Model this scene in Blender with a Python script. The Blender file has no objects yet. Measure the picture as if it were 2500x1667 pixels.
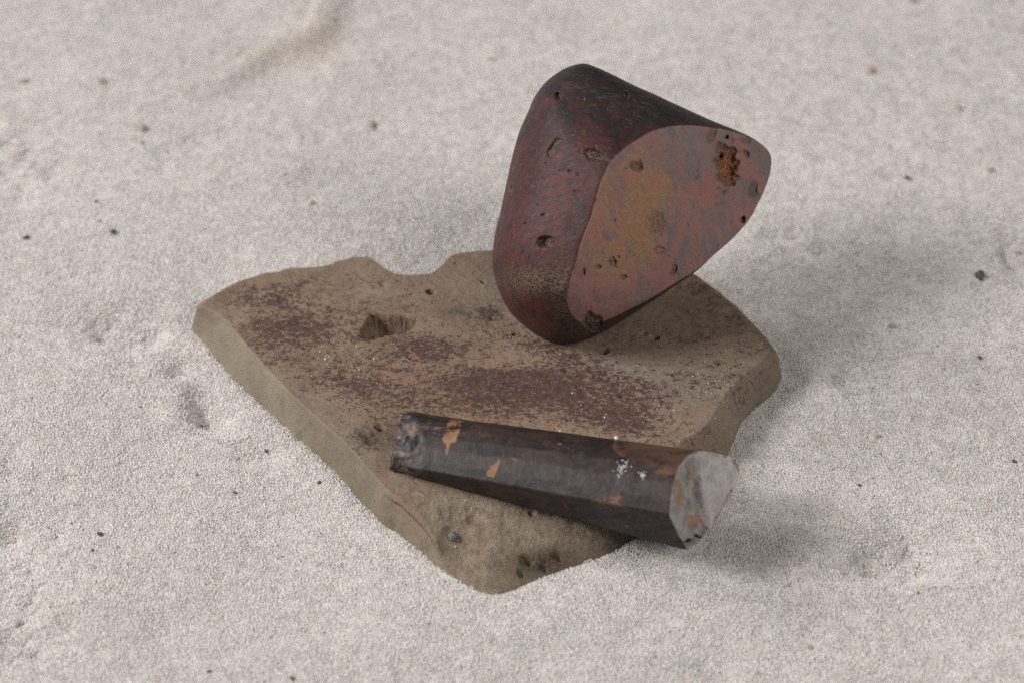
import bpy, bmesh, math, random
import numpy as np

# ------------------------------------------------------------------ camera, world, lamps, exposure
scn = bpy.context.scene
COL = scn.collection
CM = 0.01
PITCH = math.radians(40.0)
DIST = 66.0
cam_d = bpy.data.cameras.new('camera')
cam = bpy.data.objects.new('camera', cam_d)
COL.objects.link(cam)
cam.location = (0, -DIST*math.cos(PITCH)*CM, DIST*math.sin(PITCH)*CM)
cam.rotation_euler = (math.pi/2 - PITCH, 0, 0)
cam_d.lens = 85.0
cam_d.sensor_width = 36.0
cam_d.clip_start = 0.02
cam_d.clip_end = 20.0
cam_d.dof.use_dof = True
cam_d.dof.focus_distance = 0.620
cam_d.dof.aperture_fstop = 10.5
scn.camera = cam

world = bpy.data.worlds.new('World')
scn.world = world
world.use_nodes = True
world.node_tree.nodes['Background'].inputs['Color'].default_value = (0.97, 1.0, 0.92, 1)
world.node_tree.nodes['Background'].inputs['Strength'].default_value = 0.035

def area(name, loc, target, size, size_y, power, col):
    d = bpy.data.lights.new(name, 'AREA')
    d.shape = 'RECTANGLE'
    d.size, d.size_y, d.energy, d.color = size, size_y, power, col
    o = bpy.data.objects.new(name, d)
    COL.objects.link(o)
    from mathutils import Vector
    o.location = [c*CM for c in loc]
    o.rotation_euler = (Vector(target)*CM - o.location).to_track_quat('-Z', 'Y').to_euler()
    return o
area('softbox_left_main', (-133, -30, 100), (0, 0, 0), 0.48, 0.48, 26.5, (1.0, 0.975, 0.957))
area('softbox_left_back', (-122, 50, 95), (0, 0, 0), 0.40, 0.40, 11.5, (1.0, 0.975, 0.957))
area('softbox_right', (60, -44, 70), (0, 0, 0), 0.40, 0.40, 4.5, (1.0, 0.975, 0.957))

scn.view_settings.view_transform = 'Standard'
scn.view_settings.look = 'None'
scn.view_settings.exposure = 0.0
scn.view_settings.gamma = 1.0
scn.view_settings.use_curve_mapping = False
scn.render.engine = 'CYCLES'
scn.cycles.use_denoising = False
scn.cycles.max_bounces = 4
scn.cycles.sample_clamp_indirect = 4.0

rng = np.random.default_rng(7)

# ------------------------------------------------------------------ numpy noise
def _hash(ix, iy, iz, seed):
    h = (ix*np.int64(374761393) + iy*np.int64(668265263) + iz*np.int64(2147483647) + seed*np.int64(1274126177)) & 0xffffffff
    h = ((h ^ (h >> 13))*np.int64(1274126177)) & 0xffffffff
    h = ((h ^ (h >> 16))*np.int64(2246822519)) & 0xffffffff
    return ((h ^ (h >> 15)) & 0xffffff)/float(0xffffff)
def vnoise(P, seed=0):
    i = np.floor(P).astype(np.int64); f = P - i
    f = f*f*f*(f*(f*6-15)+10)
    r = 0
    for a in (0, 1):
        wa = f[:, 0] if a else 1-f[:, 0]
        for b in (0, 1):
            wb = f[:, 1] if b else 1-f[:, 1]
            for c in (0, 1):
                wc = f[:, 2] if c else 1-f[:, 2]
                r = r + wa*wb*wc*_hash(i[:, 0]+a, i[:, 1]+b, i[:, 2]+c, seed)
    return r*2-1
def fbm(P, scale=1.0, octv=4, seed=0, gain=.5):
    P = np.asarray(P, float)/scale
    if P.shape[1] == 2: P = np.c_[P, np.zeros(len(P))]
    s = 0; a = 1; n = 0
    for k in range(octv):
        s = s + a*vnoise(P*(2**k) + 17.3*k, seed+k); n += a; a *= gain
    return s/n
def sstep(x, a, b):
    t = np.clip((x-a)/(b-a), 0, 1); return t*t*(3-2*t)
def smin(a, b, k):
    h = np.clip(.5+.5*(b-a)/k, 0, 1)
    return b*(1-h)+a*h-k*h*(1-h)

# ------------------------------------------------------------------ shader helpers
class Mat:
    def __init__(s, name):
        s.m = bpy.data.materials.new(name); s.m.use_nodes = True
        s.t = s.m.node_tree; s.bsdf = s.t.nodes['Principled BSDF']
        s.oc = None
    def n(s, kind, **kw):
        nd = s.t.nodes.new(kind)
        for k, v in kw.items(): setattr(nd, k, v)
        return nd
    def put(s, sock, v):
        if isinstance(v, bpy.types.NodeSocket): s.t.links.new(v, sock)
        elif isinstance(v, (tuple, list)) and sock.type == 'RGBA': sock.default_value = (*v[:3], 1)
        else: sock.default_value = v
    def obj(s):
        if s.oc is None: s.oc = s.n('ShaderNodeTexCoord').outputs['Object']
        return s.oc
    def mapped(s, scale=(1, 1, 1), rot=(0, 0, 0)):
        m = s.n('ShaderNodeMapping'); s.put(m.inputs['Vector'], s.obj())
        m.inputs['Scale'].default_value = scale; m.inputs['Rotation'].default_value = rot
        return m.outputs[0]
    def noise(s, scale, detail=4, rough=.55, vec=None, dist=0.0):
        nd = s.n('ShaderNodeTexNoise'); s.put(nd.inputs['Vector'], vec or s.obj())
        nd.inputs['Scale'].default_value = scale; nd.inputs['Detail'].default_value = detail
        nd.inputs['Roughness'].default_value = rough; nd.inputs['Distortion'].default_value = dist
        return nd.outputs['Fac']
    def voro(s, scale, feature='F1', out='Distance', vec=None):
        nd = s.n('ShaderNodeTexVoronoi', feature=feature); s.put(nd.inputs['Vector'], vec or s.obj())
        nd.inputs['Scale'].default_value = scale
        return nd.outputs[out]
    def attr(s, name):
        nd = s.n('ShaderNodeAttribute'); nd.attribute_name = name
        return nd.outputs['Fac']
    def math(s, op, a, b=0.0, c=None, clamp=False):
        nd = s.n('ShaderNodeMath', operation=op, use_clamp=clamp)
        s.put(nd.inputs[0], a); s.put(nd.inputs[1], b)
        if c is not None: s.put(nd.inputs[2], c)
        return nd.outputs[0]
    def step(s, x, a, b):
        nd = s.n('ShaderNodeMapRange', interpolation_type='SMOOTHSTEP')
        s.put(nd.inputs['Value'], x); nd.inputs['From Min'].default_value = a; nd.inputs['From Max'].default_value = b
        return nd.outputs['Result']
    def mix(s, f, a, b):
        nd = s.n('ShaderNodeMix', data_type='RGBA')
        s.put(nd.inputs[0], f); s.put(nd.inputs[6], a); s.put(nd.inputs[7], b)
        return nd.outputs[2]
    def bump(s, h, dist, strength=1.0, prev=None):
        nd = s.n('ShaderNodeBump'); s.put(nd.inputs['Height'], h)
        nd.inputs['Distance'].default_value = dist; nd.inputs['Strength'].default_value = strength
        if prev: s.put(nd.inputs['Normal'], prev)
        return nd.outputs[0]
    def done(s, color, rough=.6, normal=None, spec=.4, **kw):
        s.put(s.bsdf.inputs['Base Color'], color); s.put(s.bsdf.inputs['Roughness'], rough)
        s.put(s.bsdf.inputs['Specular IOR Level'], spec)
        if normal: s.put(s.bsdf.inputs['Normal'], normal)
        for k, v in kw.items(): s.put(s.bsdf.inputs[k], v)
        return s.m

# ------------------------------------------------------------------ mesh helpers
def mesh_obj(name, V, F, mat, parent=None, attrs=None, smooth=True, coll=None):
    me = bpy.data.meshes.new(name)
    V = np.asarray(V, np.float32)*CM
    if isinstance(F, np.ndarray):
        k = F.shape[1]; nf = len(F)
        me.vertices.add(len(V)); me.vertices.foreach_set('co', V.ravel())
        me.loops.add(nf*k); me.loops.foreach_set('vertex_index', F.astype(np.int32).ravel())
        me.polygons.add(nf); me.polygons.foreach_set('loop_start', np.arange(0, nf*k, k, dtype=np.int32))
        me.update(calc_edges=True)
    else:
        me.from_pydata(V.tolist(), [], F)
    if smooth: me.polygons.foreach_set('use_smooth', np.ones(len(me.polygons), bool))
    for an, av in (attrs or {}).items():
        a = me.attributes.new(an, 'FLOAT', 'POINT'); a.data.foreach_set('value', np.asarray(av, np.float32))
    me.materials.append(mat); me.validate(); me.update()
    o = bpy.data.objects.new(name, me); (coll or COL).objects.link(o)
    if parent: o.parent = parent
    return o
def tag(o, label=None, cat=None, group=None, kind=None):
    if label: o['label'] = label
    if cat: o['category'] = cat
    if group: o['group'] = group
    if kind: o['kind'] = kind
    return o
def empty(name, loc, label, cat):
    o = bpy.data.objects.new(name, None); COL.objects.link(o)
    o.location = [c*CM for c in loc]; o.empty_display_size = .01
    return tag(o, label, cat)
def grid_faces(nr, nc, wrap=True):
    i = np.arange(nr-1)[:, None]; j = np.arange(nc if wrap else nc-1)[None, :]
    j2 = (j+1) % nc
    return np.stack([i*nc+j, i*nc+j2, (i+1)*nc+j2, (i+1)*nc+j], -1).reshape(-1, 4)
def submesh(V, F, attrs, keep):
    f = F[keep]; used = np.unique(f); mp = np.full(len(V), -1); mp[used] = np.arange(len(used))
    return V[used], mp[f], {k: v[used] for k, v in attrs.items()}
def catmull(P, n):
    P = np.asarray(P, float); N = len(P)
    t = np.linspace(0, N, n, endpoint=False); i = np.floor(t).astype(int); f = (t-i)[:, None]
    a, b, c, d = P[(i-1) % N], P[i % N], P[(i+1) % N], P[(i+2) % N]
    return .5*((2*b)+(-a+c)*f+(2*a-5*b+4*c-d)*f*f+(-a+3*b-3*c+d)*f**3)
def resample_closed(P, n):
    Q = np.vstack([P, P[:1]]); s = np.r_[0, np.cumsum(np.linalg.norm(np.diff(Q, axis=0), axis=1))]
    t = np.linspace(0, s[-1], n, endpoint=False)
    return np.stack([np.interp(t, s, Q[:, k]) for k in range(Q.shape[1])], 1)

# ------------------------------------------------------------------ outline of the slab (ridge x, y, z, foot x, y), cm
SLAB = [(-8.50,0.22,1.05,-8.82,0.50),(-8.21,0.55,1.12,-8.44,0.65),(-7.85,0.92,1.15,-8.07,1.04),(-7.35,1.31,1.15,-7.56,1.44),(-7.06,1.42,1.15,-7.27,1.56),(-6.78,1.59,1.15,-6.98,1.74),(-6.42,1.65,1.15,-6.62,1.80),(-6.13,1.79,1.15,-6.33,1.94),(-5.71,1.83,1.15,-5.90,1.99),(-5.18,1.92,1.15,-5.36,2.10),(-4.77,2.14,1.15,-4.94,2.32),(-4.39,2.29,1.15,-4.55,2.49),(-4.03,2.31,1.15,-4.18,2.52),(-3.78,2.10,1.15,-3.93,2.30),(-3.49,1.77,1.15,-3.63,1.97),(-3.16,1.56,1.15,-3.30,1.76),(-2.76,1.50,1.15,-2.89,1.71),(-2.29,1.56,1.15,-2.39,1.78),(-1.99,1.85,1.15,-2.09,2.08),(-1.78,2.22,1.15,-1.86,2.45),(-1.55,2.43,1.15,-1.61,2.67),(-1.22,2.53,1.15,-1.27,2.77),(-0.56,2.59,1.15,-0.58,2.84),(0.90,2.63,1.15,0.93,2.88),(2.71,2.47,1.15,2.82,2.70),(4.02,2.08,1.15,4.17,2.28),(5.07,1.52,1.10,5.26,1.69),(5.96,0.44,1.05,6.17,0.57),(6.59,-0.64,1.00,6.82,-0.55),(6.98,-1.36,0.90,7.22,-1.29),(7.10,-1.72,0.75,7.34,-1.67),(6.92,-2.11,0.45,7.17,-2.07),(6.45,-2.64,0.30,6.70,-2.62),(6.01,-3.32,0.20,6.26,-3.33),(5.69,-4.06,0.15,5.93,-4.10),(5.43,-4.73,0.12,5.67,-4.80),(4.94,-5.40,0.12,5.17,-5.50),(3.99,-6.63,0.12,4.18,-6.80),(2.82,-7.80,0.12,2.95,-8.01),(2.17,-8.30,0.12,2.27,-8.53),(1.57,-8.62,0.12,1.64,-8.86),(0.67,-9.08,0.12,0.69,-9.33),(0.04,-9.47,0.12,0.04,-9.72),(-0.52,-9.62,0.12,-0.54,-9.87),(-0.99,-9.42,0.12,-1.03,-9.67),(-1.40,-9.04,0.20,-1.45,-9.10),(-1.68,-8.76,0.40,-1.74,-8.82),(-1.89,-8.44,0.75,-1.99,-8.53),(-2.20,-8.00,0.95,-2.33,-8.12),(-2.66,-7.46,1.05,-2.81,-7.59),(-3.10,-7.06,1.12,-3.24,-7.19),(-3.43,-6.56,1.15,-3.60,-6.70),(-4.25,-5.33,1.15,-4.42,-5.46),(-5.70,-3.49,1.15,-5.90,-3.64),(-6.85,-1.83,1.15,-7.19,-2.06),(-7.79,-0.35,1.15,-8.19,-0.61)]
T_SLAB = 1.15
CEN = np.array([0.0, -3.2])
SLAB = [(a, b, c, a+(d-a)*(.15 if (30 <= i <= 44) else 1), b+(e-b)*(.15 if (30 <= i <= 44) else 1)) for i, (a, b, c, d, e) in enumerate(SLAB)]
FOOT = catmull([(s[3], s[4]) for s in SLAB], 400)

# ------------------------------------------------------------------ sand
def foot_distance(xy):
    d = np.full(len(xy), 1e9)
    for k in range(0, len(xy), 20000):
        q = xy[k:k+20000]
        d[k:k+20000] = np.sqrt(((q[:, None, :]-FOOT[None, ::2, :])**2).sum(-1).min(1))
    # sign by angle test
    a = np.arctan2(FOOT[:, 1]-CEN[1], FOOT[:, 0]-CEN[0]); r = np.hypot(FOOT[:, 0]-CEN[0], FOOT[:, 1]-CEN[1])
    o = np.argsort(a)
    qa = np.arctan2(xy[:, 1]-CEN[1], xy[:, 0]-CEN[0]); qr = np.hypot(xy[:, 0]-CEN[0], xy[:, 1]-CEN[1])
    rr = np.interp(qa, a[o], r[o], period=2*np.pi)
    return np.where(qr < rr, -d, d)
DIMPLES = [(-10.5,.6,1.2,.8,.40),(-9.9,.1,.6,.9,.18),(-8.9,-1.3,.45,.26,.26),(-8.25,-2.3,.46,.46,.36),(-7.75,-2.95,.64,.46,.44),(-6.3,-4.5,.7,.42,.26),(-12.4,-9.3,1.4,2.6,.5),(-16.0,7.7,2,2.4,.45),
           (9.6,-1.2,.9,.8,.52),(9.5,-8.0,1.3,.8,.46),(14.6,4.4,1.1,1.1,.40),(8.6,4.4,1.9,1.3,.34),(-9,9.5,2.0,1.0,.14),(7,-12.5,3,1.4,.14),(-2,-13,2.5,1,.14)]
STEP = np.array([(-6.2,26),(-6.4,17.4),(-6.6,15.9),(-7.2,15.1),(-8.0,14.6),(-8.5,14.1),(-8.9,13.5),(-9.6,12.8),(-11.5,12.2),(-14,12.0)])
def sand_height(xy):
    x, y = xy[:, 0], xy[:, 1]
    z = .24*fbm(xy, 7.0, 2, 3) + .12*fbm(xy, 2.6, 2, 11) + .028*fbm(xy, .8, 3, 23)
    wob = 1.1*fbm(xy, .8, 4, 31)
    for cx, cy, rx, ry, dp in DIMPLES:
        q = ((x-cx)/rx)**2 + ((y-cy)/ry)**2 + wob
        g = np.exp(-np.clip(q, 0, 30))
        z -= dp*g
        z += .07*dp*np.exp(-np.clip((np.sqrt(np.clip(q, 0, 60))-1.9)**2*2.2, 0, 30))
    # small slumped terrace at the back left: lower floor to the upper left of the line
    inb = (x < -2) & (y > 8)
    zz = np.zeros(len(x)); P = xy[inb]
    best = np.full(len(P), 1e9); sd = np.zeros(len(P))
    for a, b in zip(STEP[:-1], STEP[1:]):
        ab = b-a; t = np.clip(((P-a)@ab)/(ab@ab), 0, 1); c = a+t[:, None]*ab
        dd = np.hypot(*(P-c).T); cr = ab[0]*(P[:, 1]-a[1])-ab[1]*(P[:, 0]-a[0])
        up = dd < best; best = np.where(up, dd, best); sd = np.where(up, -np.sign(cr)*dd, sd)
    # sd > 0 : upper-left (lower floor)
    edge = sd + .12*fbm(P, .9, 3, 41) if len(P) else sd
    fade = sstep(P[:, 0], -13.5, -8.5) if len(P) else 0
    rim = np.exp(-((edge+.45)/.55)**2)*.28
    zz[inb] = fade*(-.28*sstep(edge, -.10, .10) + rim*(edge < .3))
    z += zz
    d = foot_distance(xy)
    near = np.clip(d, 0, 3)
    k = sstep(near, 0.0, 1.4)
    z = z*(.08+.92*k)
    left = sstep(-(x*.78+y*.62), -1.0, 5.0)
    z += .07*np.exp(-(near/.55)**2)*left*(d > -1.0)
    z -= .06*(1-left)*np.exp(-(near/.5)**2)
    z = np.where(d < -.25, z-.6*sstep(-d, .25, .6), z)      # pressed down under the stone
    return z
def damp(p):                                    # warmer sand on the slumped rim
    t = np.zeros(len(p))
    for cx, cy, rx, ry in ((-6.1, 15.4, .7, 1.8), (-7.6, 14.1, 1.3, .7), (-6.8, 14.6, .8, .8)):
        t += np.exp(-((p[:, 0]-cx)/rx)**2-((p[:, 1]-cy)/ry)**2)
    return np.clip(t, 0, 1)
def axis(lo, hi, fine, far, mid):
    c = np.arange(lo, hi+1e-6, fine)
    a = lo - np.cumsum(np.linspace(mid, mid*6, 18)); b = hi + np.cumsum(np.linspace(mid, mid*6, 18))
    return np.r_[a[::-1], c, b]
gx = axis(-19, 19, .10, 60, .4); gy = axis(-15, 20, .10, 60, .4)
XX, YY = np.meshgrid(gx, gy); xy = np.c_[XX.ravel(), YY.ravel()]
zs = sand_height(xy)
def sand_material(name, grains):
    m = Mat(name)
    if grains:
        isl = m.n('ShaderNodeNewGeometry').outputs['Random Per Island']
        rnd = m.n('ShaderNodeObjectInfo').outputs['Random']
        wn = m.n('ShaderNodeTexWhiteNoise', noise_dimensions='2D')
        cx = m.n('ShaderNodeCombineXYZ'); m.put(cx.inputs[0], m.math('MULTIPLY', isl, 913.7)); m.put(cx.inputs[1], m.math('MULTIPLY', rnd, 717.3))
        m.put(wn.inputs['Vector'], cx.outputs[0])
        v = wn.outputs['Value']
        sep = m.n('ShaderNodeSeparateColor'); m.put(sep.inputs[0], wn.outputs['Color'])
        v2 = sep.outputs[1]
    else:
        nd = m.n('ShaderNodeTexVoronoi', feature='F1'); m.put(nd.inputs['Vector'], m.obj()); nd.inputs['Scale'].default_value = 2200
        sep = m.n('ShaderNodeSeparateColor'); m.put(sep.inputs[0], nd.outputs['Color'])
        v = sep.outputs[0]; v2 = sep.outputs[1]
    cr = m.n('ShaderNodeValToRGB'); cr.color_ramp.interpolation = 'CONSTANT'; m.put(cr.inputs[0], v)
    stops = [(0, (.72,.682,.658)), (.20, (.69,.655,.633)), (.42, (.76,.722,.70)), (.58, (.65,.618,.597)), (.70, (.70,.66,.628)), (.80, (.69,.63,.55)), (.86, (.59,.56,.535)), (.945, (.62,.49,.33)), (.955, (.42,.40,.385)), (.990, (.10,.095,.09)), (.996, (.48,.28,.18))]
    el = cr.color_ramp.elements
    el[0].position = 0; el[0].color = (*stops[0][1], 1); el[1].position = stops[1][0]; el[1].color = (*stops[1][1], 1)
    for p, c in stops[2:]:
        e = el.new(p); e.color = (*c, 1)
    if grains:
        ta = m.n('ShaderNodeAttribute', attribute_type='INSTANCER'); ta.attribute_name = 'tan'
        tinted = m.mix(m.math('MULTIPLY', ta.outputs['Fac'], .30), cr.outputs[0], (.62, .50, .37))
        return m.done(tinted, m.math('MULTIPLY_ADD', v2, .5, .12), spec=.5)
    h = m.voro(2200)
    return m.done(m.mix(.12, cr.outputs[0], (.35, .33, .31)), .7, m.bump(h, .0006, 1.0), spec=.3)
M_SAND = sand_material('sand_bed', False)
M_GRAIN = sand_material('quartz_grains', True)
sand = tag(mesh_obj('sand', np.c_[xy, zs], grid_faces(len(gy), len(gx), False), M_SAND), kind='structure')
sand['label'] = 'pale fine quartz sand bed with soft dents and heaps'

# clumps of real grains scattered over the bed with geometry nodes
ico = bmesh.new(); bmesh.ops.create_icosphere(ico, subdivisions=1, radius=1.0)
ICO_V = np.array([v.co[:] for v in ico.verts]); ICO_F = np.array([[v.index for v in f.verts] for f in ico.faces]); ico.free()
def grain_mesh(rad, r):
    V = ICO_V*(1+r.uniform(-.28, .28, (len(ICO_V), 1)))*np.array([r.uniform(.75, 1.25), r.uniform(.75, 1.25), r.uniform(.6, 1.0)])
    a = r.uniform(0, 6.28, 3)
    for ax, th in enumerate(a):
        c, s = math.cos(th), math.sin(th); i, j = [(1, 2), (0, 2), (0, 1)][ax]
        V = V.copy(); vi, vj = V[:, i].copy(), V[:, j].copy(); V[:, i] = c*vi-s*vj; V[:, j] = s*vi+c*vj
    return V*rad
clumps = bpy.data.collections.new('grain_clumps')
for k in range(14):
    r = np.random.default_rng(100+k); Vs, Fs, off = [], [], 0
    for q in range(64):
        ang = r.uniform(0, 6.28); rr = .17*math.sqrt(r.uniform(0, 1))
        rad = .0135*r.lognormal(0, .34)
        V = grain_mesh(rad, r) + np.array([rr*math.cos(ang), rr*math.sin(ang), r.uniform(-.002, .013)])
        Vs.append(V); Fs.append(ICO_F+off); off += len(V)
    mesh_obj('grain_clump', np.vstack(Vs), np.vstack(Fs), M_GRAIN, smooth=True, coll=clumps)
def scatter(host_name, xs, ys, density, seed):
    X, Y = np.meshgrid(xs, ys); p = np.c_[X.ravel(), Y.ravel()]
    z = sand_height(p)
    o = mesh_obj(host_name, np.c_[p, z], grid_faces(len(ys), len(xs), False), M_GRAIN, None, dict(tan=damp(p)))
    ng = bpy.data.node_groups.new('scatter', 'GeometryNodeTree')
    ng.interface.new_socket('Geometry', in_out='INPUT', socket_type='NodeSocketGeometry')
    ng.interface.new_socket('Geometry', in_out='OUTPUT', socket_type='NodeSocketGeometry')
    N = ng.nodes; gi = N.new('NodeGroupInput'); go = N.new('NodeGroupOutput')
    di = N.new('GeometryNodeDistributePointsOnFaces'); di.inputs['Density'].default_value = density; di.inputs['Seed'].default_value = seed
    ci = N.new('GeometryNodeCollectionInfo'); ci.inputs['Collection'].default_value = clumps; ci.inputs['Separate Children'].default_value = True; ci.inputs['Reset Children'].default_value = True
    io = N.new('GeometryNodeInstanceOnPoints'); io.inputs['Pick Instance'].default_value = True
    rv = N.new('FunctionNodeRandomValue'); rv.data_type = 'FLOAT_VECTOR'
    rv.inputs[0].default_value = (0, 0, 0); rv.inputs[1].default_value = (0, 0, 6.283)
    ro = N.new('FunctionNodeRotateEuler'); ro.space = 'LOCAL'
    Lk = ng.links.new
    Lk(gi.outputs[0], di.inputs['Mesh']); Lk(di.outputs['Points'], io.inputs['Points']); Lk(ci.outputs[0], io.inputs['Instance'])
    Lk(di.outputs['Rotation'], ro.inputs[0]); Lk(rv.outputs[0], ro.inputs[1]); Lk(ro.outputs[0], io.inputs['Rotation'])
    Lk(io.outputs[0], go.inputs[0])
    md = o.modifiers.new('scatter', 'NODES'); md.node_group = ng
    return o
DENS = 330000
gr = scatter('sand_grains', np.arange(-18.6, 18.7, .15), np.arange(-13.6, 19.6, .15), DENS, 3)
tag(gr, 'loose pale quartz grains covering the sand bed', 'sand', kind='stuff')

# ------------------------------------------------------------------ slab (palette stone)
NS, NR, NW = 1300, 215, 34
ctrl = catmull(SLAB, NS)
ridge, foot = ctrl[:, :2], ctrl[:, 3:5]; zr = np.minimum(ctrl[:, 2], T_SLAB)
jit = (fbm(ridge, .8, 3, 5)*.03 + fbm(ridge, .22, 3, 6)*.035*sstep(ridge[:, 1], -.2, .6))[:, None]
od = ridge-CEN; od /= np.linalg.norm(od, axis=1)[:, None]
ridge = ridge+od*jit; foot = foot+od*jit
ang = np.degrees(np.arctan2(od[:, 1], od[:, 0]))
# where along each spoke the surface starts to fall away: front corner break, right bevel, plain edge elsewhere
def bell(a, c, w): return np.exp(-(((a-c+180) % 360-180)/w)**2)
rho0 = .975 - .40*bell(ang, -92, 30) - .11*bell(ang, -38, 26) - .03*bell(ang, 0, 18)
prof = []
rho = np.linspace(0, 1, NR)**.92
for k in range(NR):
    xyk = CEN + (ridge-CEN)*rho[k]
    q = np.clip((rho[k]-rho0)/(1-rho0), 0, 1)
    prof.append(np.c_[xyk, T_SLAB-(T_SLAB-zr)*q**1.35])
for k in range(1, NW):
    t = k/(NW-1)
    if t < .75:
        s = t/.75; prof.append(np.c_[ridge+(foot-ridge)*s, zr*(1-s)])
    else:
        s = (t-.75)/.25; prof.append(np.c_[foot, -.7*s*np.ones(NS)])
PR = np.stack(prof)                     # rows, spokes, xyz
for it in range(7):                     # round the worn edge
    w = np.zeros(len(PR)); w[NR-14:NR+10] = .5
    sm = PR.copy(); sm[1:-1] = .5*PR[1:-1]+.25*(PR[:-2]+PR[2:]); PR = PR*(1-w[:, None, None])+sm*w[:, None, None]
V = PR.reshape(-1, 3)
row = np.repeat(np.arange(len(PR)), NS)
topw = sstep(row, NR+2, NR-6)           # 1 on the top surface, 0 on the sides
x, y = V[:, 0], V[:, 1]
qv = np.repeat(rho[:, None], NS, 1).ravel(); qv = np.r_[qv, np.ones((NW-1)*NS)]
r0 = np.tile(rho0, len(PR))
an_all = np.tile(ang, len(PR))
chip = sstep(qv, r0+.02, r0+.10)*sstep(bell(an_all, -92, 34), .25, .5)*(row < NR+3)
dz = np.zeros(len(V))
dz += topw*(.05*fbm(V, 5, 2, 51) + .018*fbm(V, 1.0, 3, 52) + .010*fbm(V, .16, 3, 53))
dz -= topw*.09*np.exp(-((x-1.2)/4.2)**2-((y+3.6)/2.1)**2)          # ground hollow
dz += chip*sstep(NR-row, 4, 26)*(.09*fbm(V, .9, 4, 54) + .05*fbm(V, .3, 5, 56))
hn = np.c_[x, y]
PITS = [(-2.20,0.73,0.131,0.25),(-7.62,-0.59,0.071,0.12),(2.44,-1.71,0.143,0.30),(3.79,-1.19,0.131,0.25),(3.51,-1.04,0.095,0.15),(1.39,-2.40,0.107,0.25),(2.80,-3.45,0.071,0.15),(5.43,-2.17,0.143,0.20),(-6.03,0.36,0.333,0.07),(-3.37,-4.75,0.119,0.25),(-0.76,1.11,0.060,0.15),(-3.52,1.02,0.083,0.08),(0.08,-1.08,0.071,0.12),(-0.13,1.11,0.060,0.10),(-0.82,1.15,0.048,0.10),(4.43,-2.54,0.060,0.08),(2.32,-0.71,0.071,0.10),
        (-3.5,-5.15,.30,.10),(-3.75,-5.0,.14,.08),(.35,-8.75,.16,.2),(.75,-8.85,.1,.15),(1.1,-8.55,.12,.16),(.2,-9.1,.1,.12),(-.9,-7.75,.25,.06),(.5,-7.6,.12,.08),(-.2,-7.7,.1,.05)]
pr_ = np.random.default_rng(5)
for _ in range(90):
    PITS.append((pr_.uniform(-8, 6.8), pr_.uniform(-7, 2.2), pr_.uniform(.02, .045), pr_.uniform(.03, .08)))
wobp = fbm(V, .12, 3, 61)
pit = np.zeros(len(V))
for cx, cy, r, dp in PITS:
    m_ = (np.abs(x-cx) < 2.2*r) & (np.abs(y-cy) < 2.2*r) & (row < NR+4)
    d = np.hypot(x[m_]-cx, (y[m_]-cy)*1.15)/r*(1+.45*wobp[m_])
    g = sstep(1.15-d, 0, .75)
    dz[m_] -= dp*g; pit[m_] = np.maximum(pit[m_], g*min(1, dp/.15))
# the square-cut recess
HOLE = np.array([(-3.78,-0.16),(-2.83,-0.30),(-2.58,-0.42),(-2.68,-0.83),(-3.84,-1.26),(-4.08,-1.12)])
m_ = (x > -4.6) & (x < -2.2) & (y > -1.7) & (y < .3) & (row < NR)
px, py = x[m_], y[m_]; sd = np.full(m_.sum(), 1e9)
for a, b in zip(HOLE, np.roll(HOLE, -1, 0)):
    e = b-a; nrm = np.array([e[1], -e[0]])/np.hypot(*e)
    sd = np.minimum(sd, (px-a[0])*nrm[0]+(py-a[1])*nrm[1])
sd = sd + .06*wobp[m_] + .03*fbm(np.c_[px, py], .3, 2, 63)
shelf = sstep(px+.12*wobp[m_], -2.85, -2.6)
dz[m_] -= sstep(sd, -.02, .05)*(.66-.22*shelf+.10*wobp[m_]) + .03*np.exp(-(np.clip(-sd, 0, 9)/.15)**2)
holeA = np.zeros(len(V)); holeA[m_] = sstep(sd, 0, .08)
V[:, 2] += dz
# sides: gentle lumps
sw = (row > NR+1)
nrm2 = np.tile(od, (len(PR), 1))
V[sw, :2] += nrm2[sw]*(.035*fbm(V[sw], 1.2, 3, 71) + .012*fbm(V[sw], .2, 3, 72))[:, None]
def blob(cx, cy, rx, ry, rot=0):
    c, s = math.cos(rot), math.sin(rot); u = (x-cx)*c+(y-cy)*s; v = -(x-cx)*s+(y-cy)*c
    return np.exp(-(u/rx)**2-(v/ry)**2)
w1 = fbm(np.c_[x, y*1.6], 1.6, 4, 81)
maroon = (1.0*blob(1.75,-3.2,2.2,1.25,-.12)+.95*blob(-2.05,-1.6,1.3,.6,.1)+.8*blob(-.5,-2.95,1.8,.6,-.1)+.75*blob(2.9,-4.4,1.1,.6)+.6*blob(-1.45,-3.9,1.8,.6,-.1)+.5*blob(-5.5,-.95,2.0,1.5,-.4)
          +.55*blob(-6.2,.85,1.5,.5,.3)+.5*blob(-4.0,-3.1,1.5,.9,-.5)+.55*blob(-3.5,-5.1,.8,.6)+.4*blob(0.0,-.6,1.4,.9)+.33*blob(5,.2,1.5,1.5)+.3*blob(5.2,-2.2,1.2,1.2)+.3*blob(-3.6,1.2,1.5,.8)+.7*blob(-.6,-.25,.45,.35)+.6*blob(.8,-1.5,.9,.35,-.4)+.35*blob(-6.6,-.2,1.6,1.0,-.3)+.15)  # blobs at the red stone's foot also paint in its contact shadow
maroon = np.clip(maroon+.42*w1, 0, 1.2)*topw*(1-chip)*(1-holeA)
warm = np.clip(.25+.9*blob(1.2,-3.4,3.2,1.4,-.1)+.6*blob(-5.2,-.6,2.8,1.6,-.4)+.5*blob(-1.5,-3.4,3,1.2,-.2), 0, 1)*topw
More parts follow.
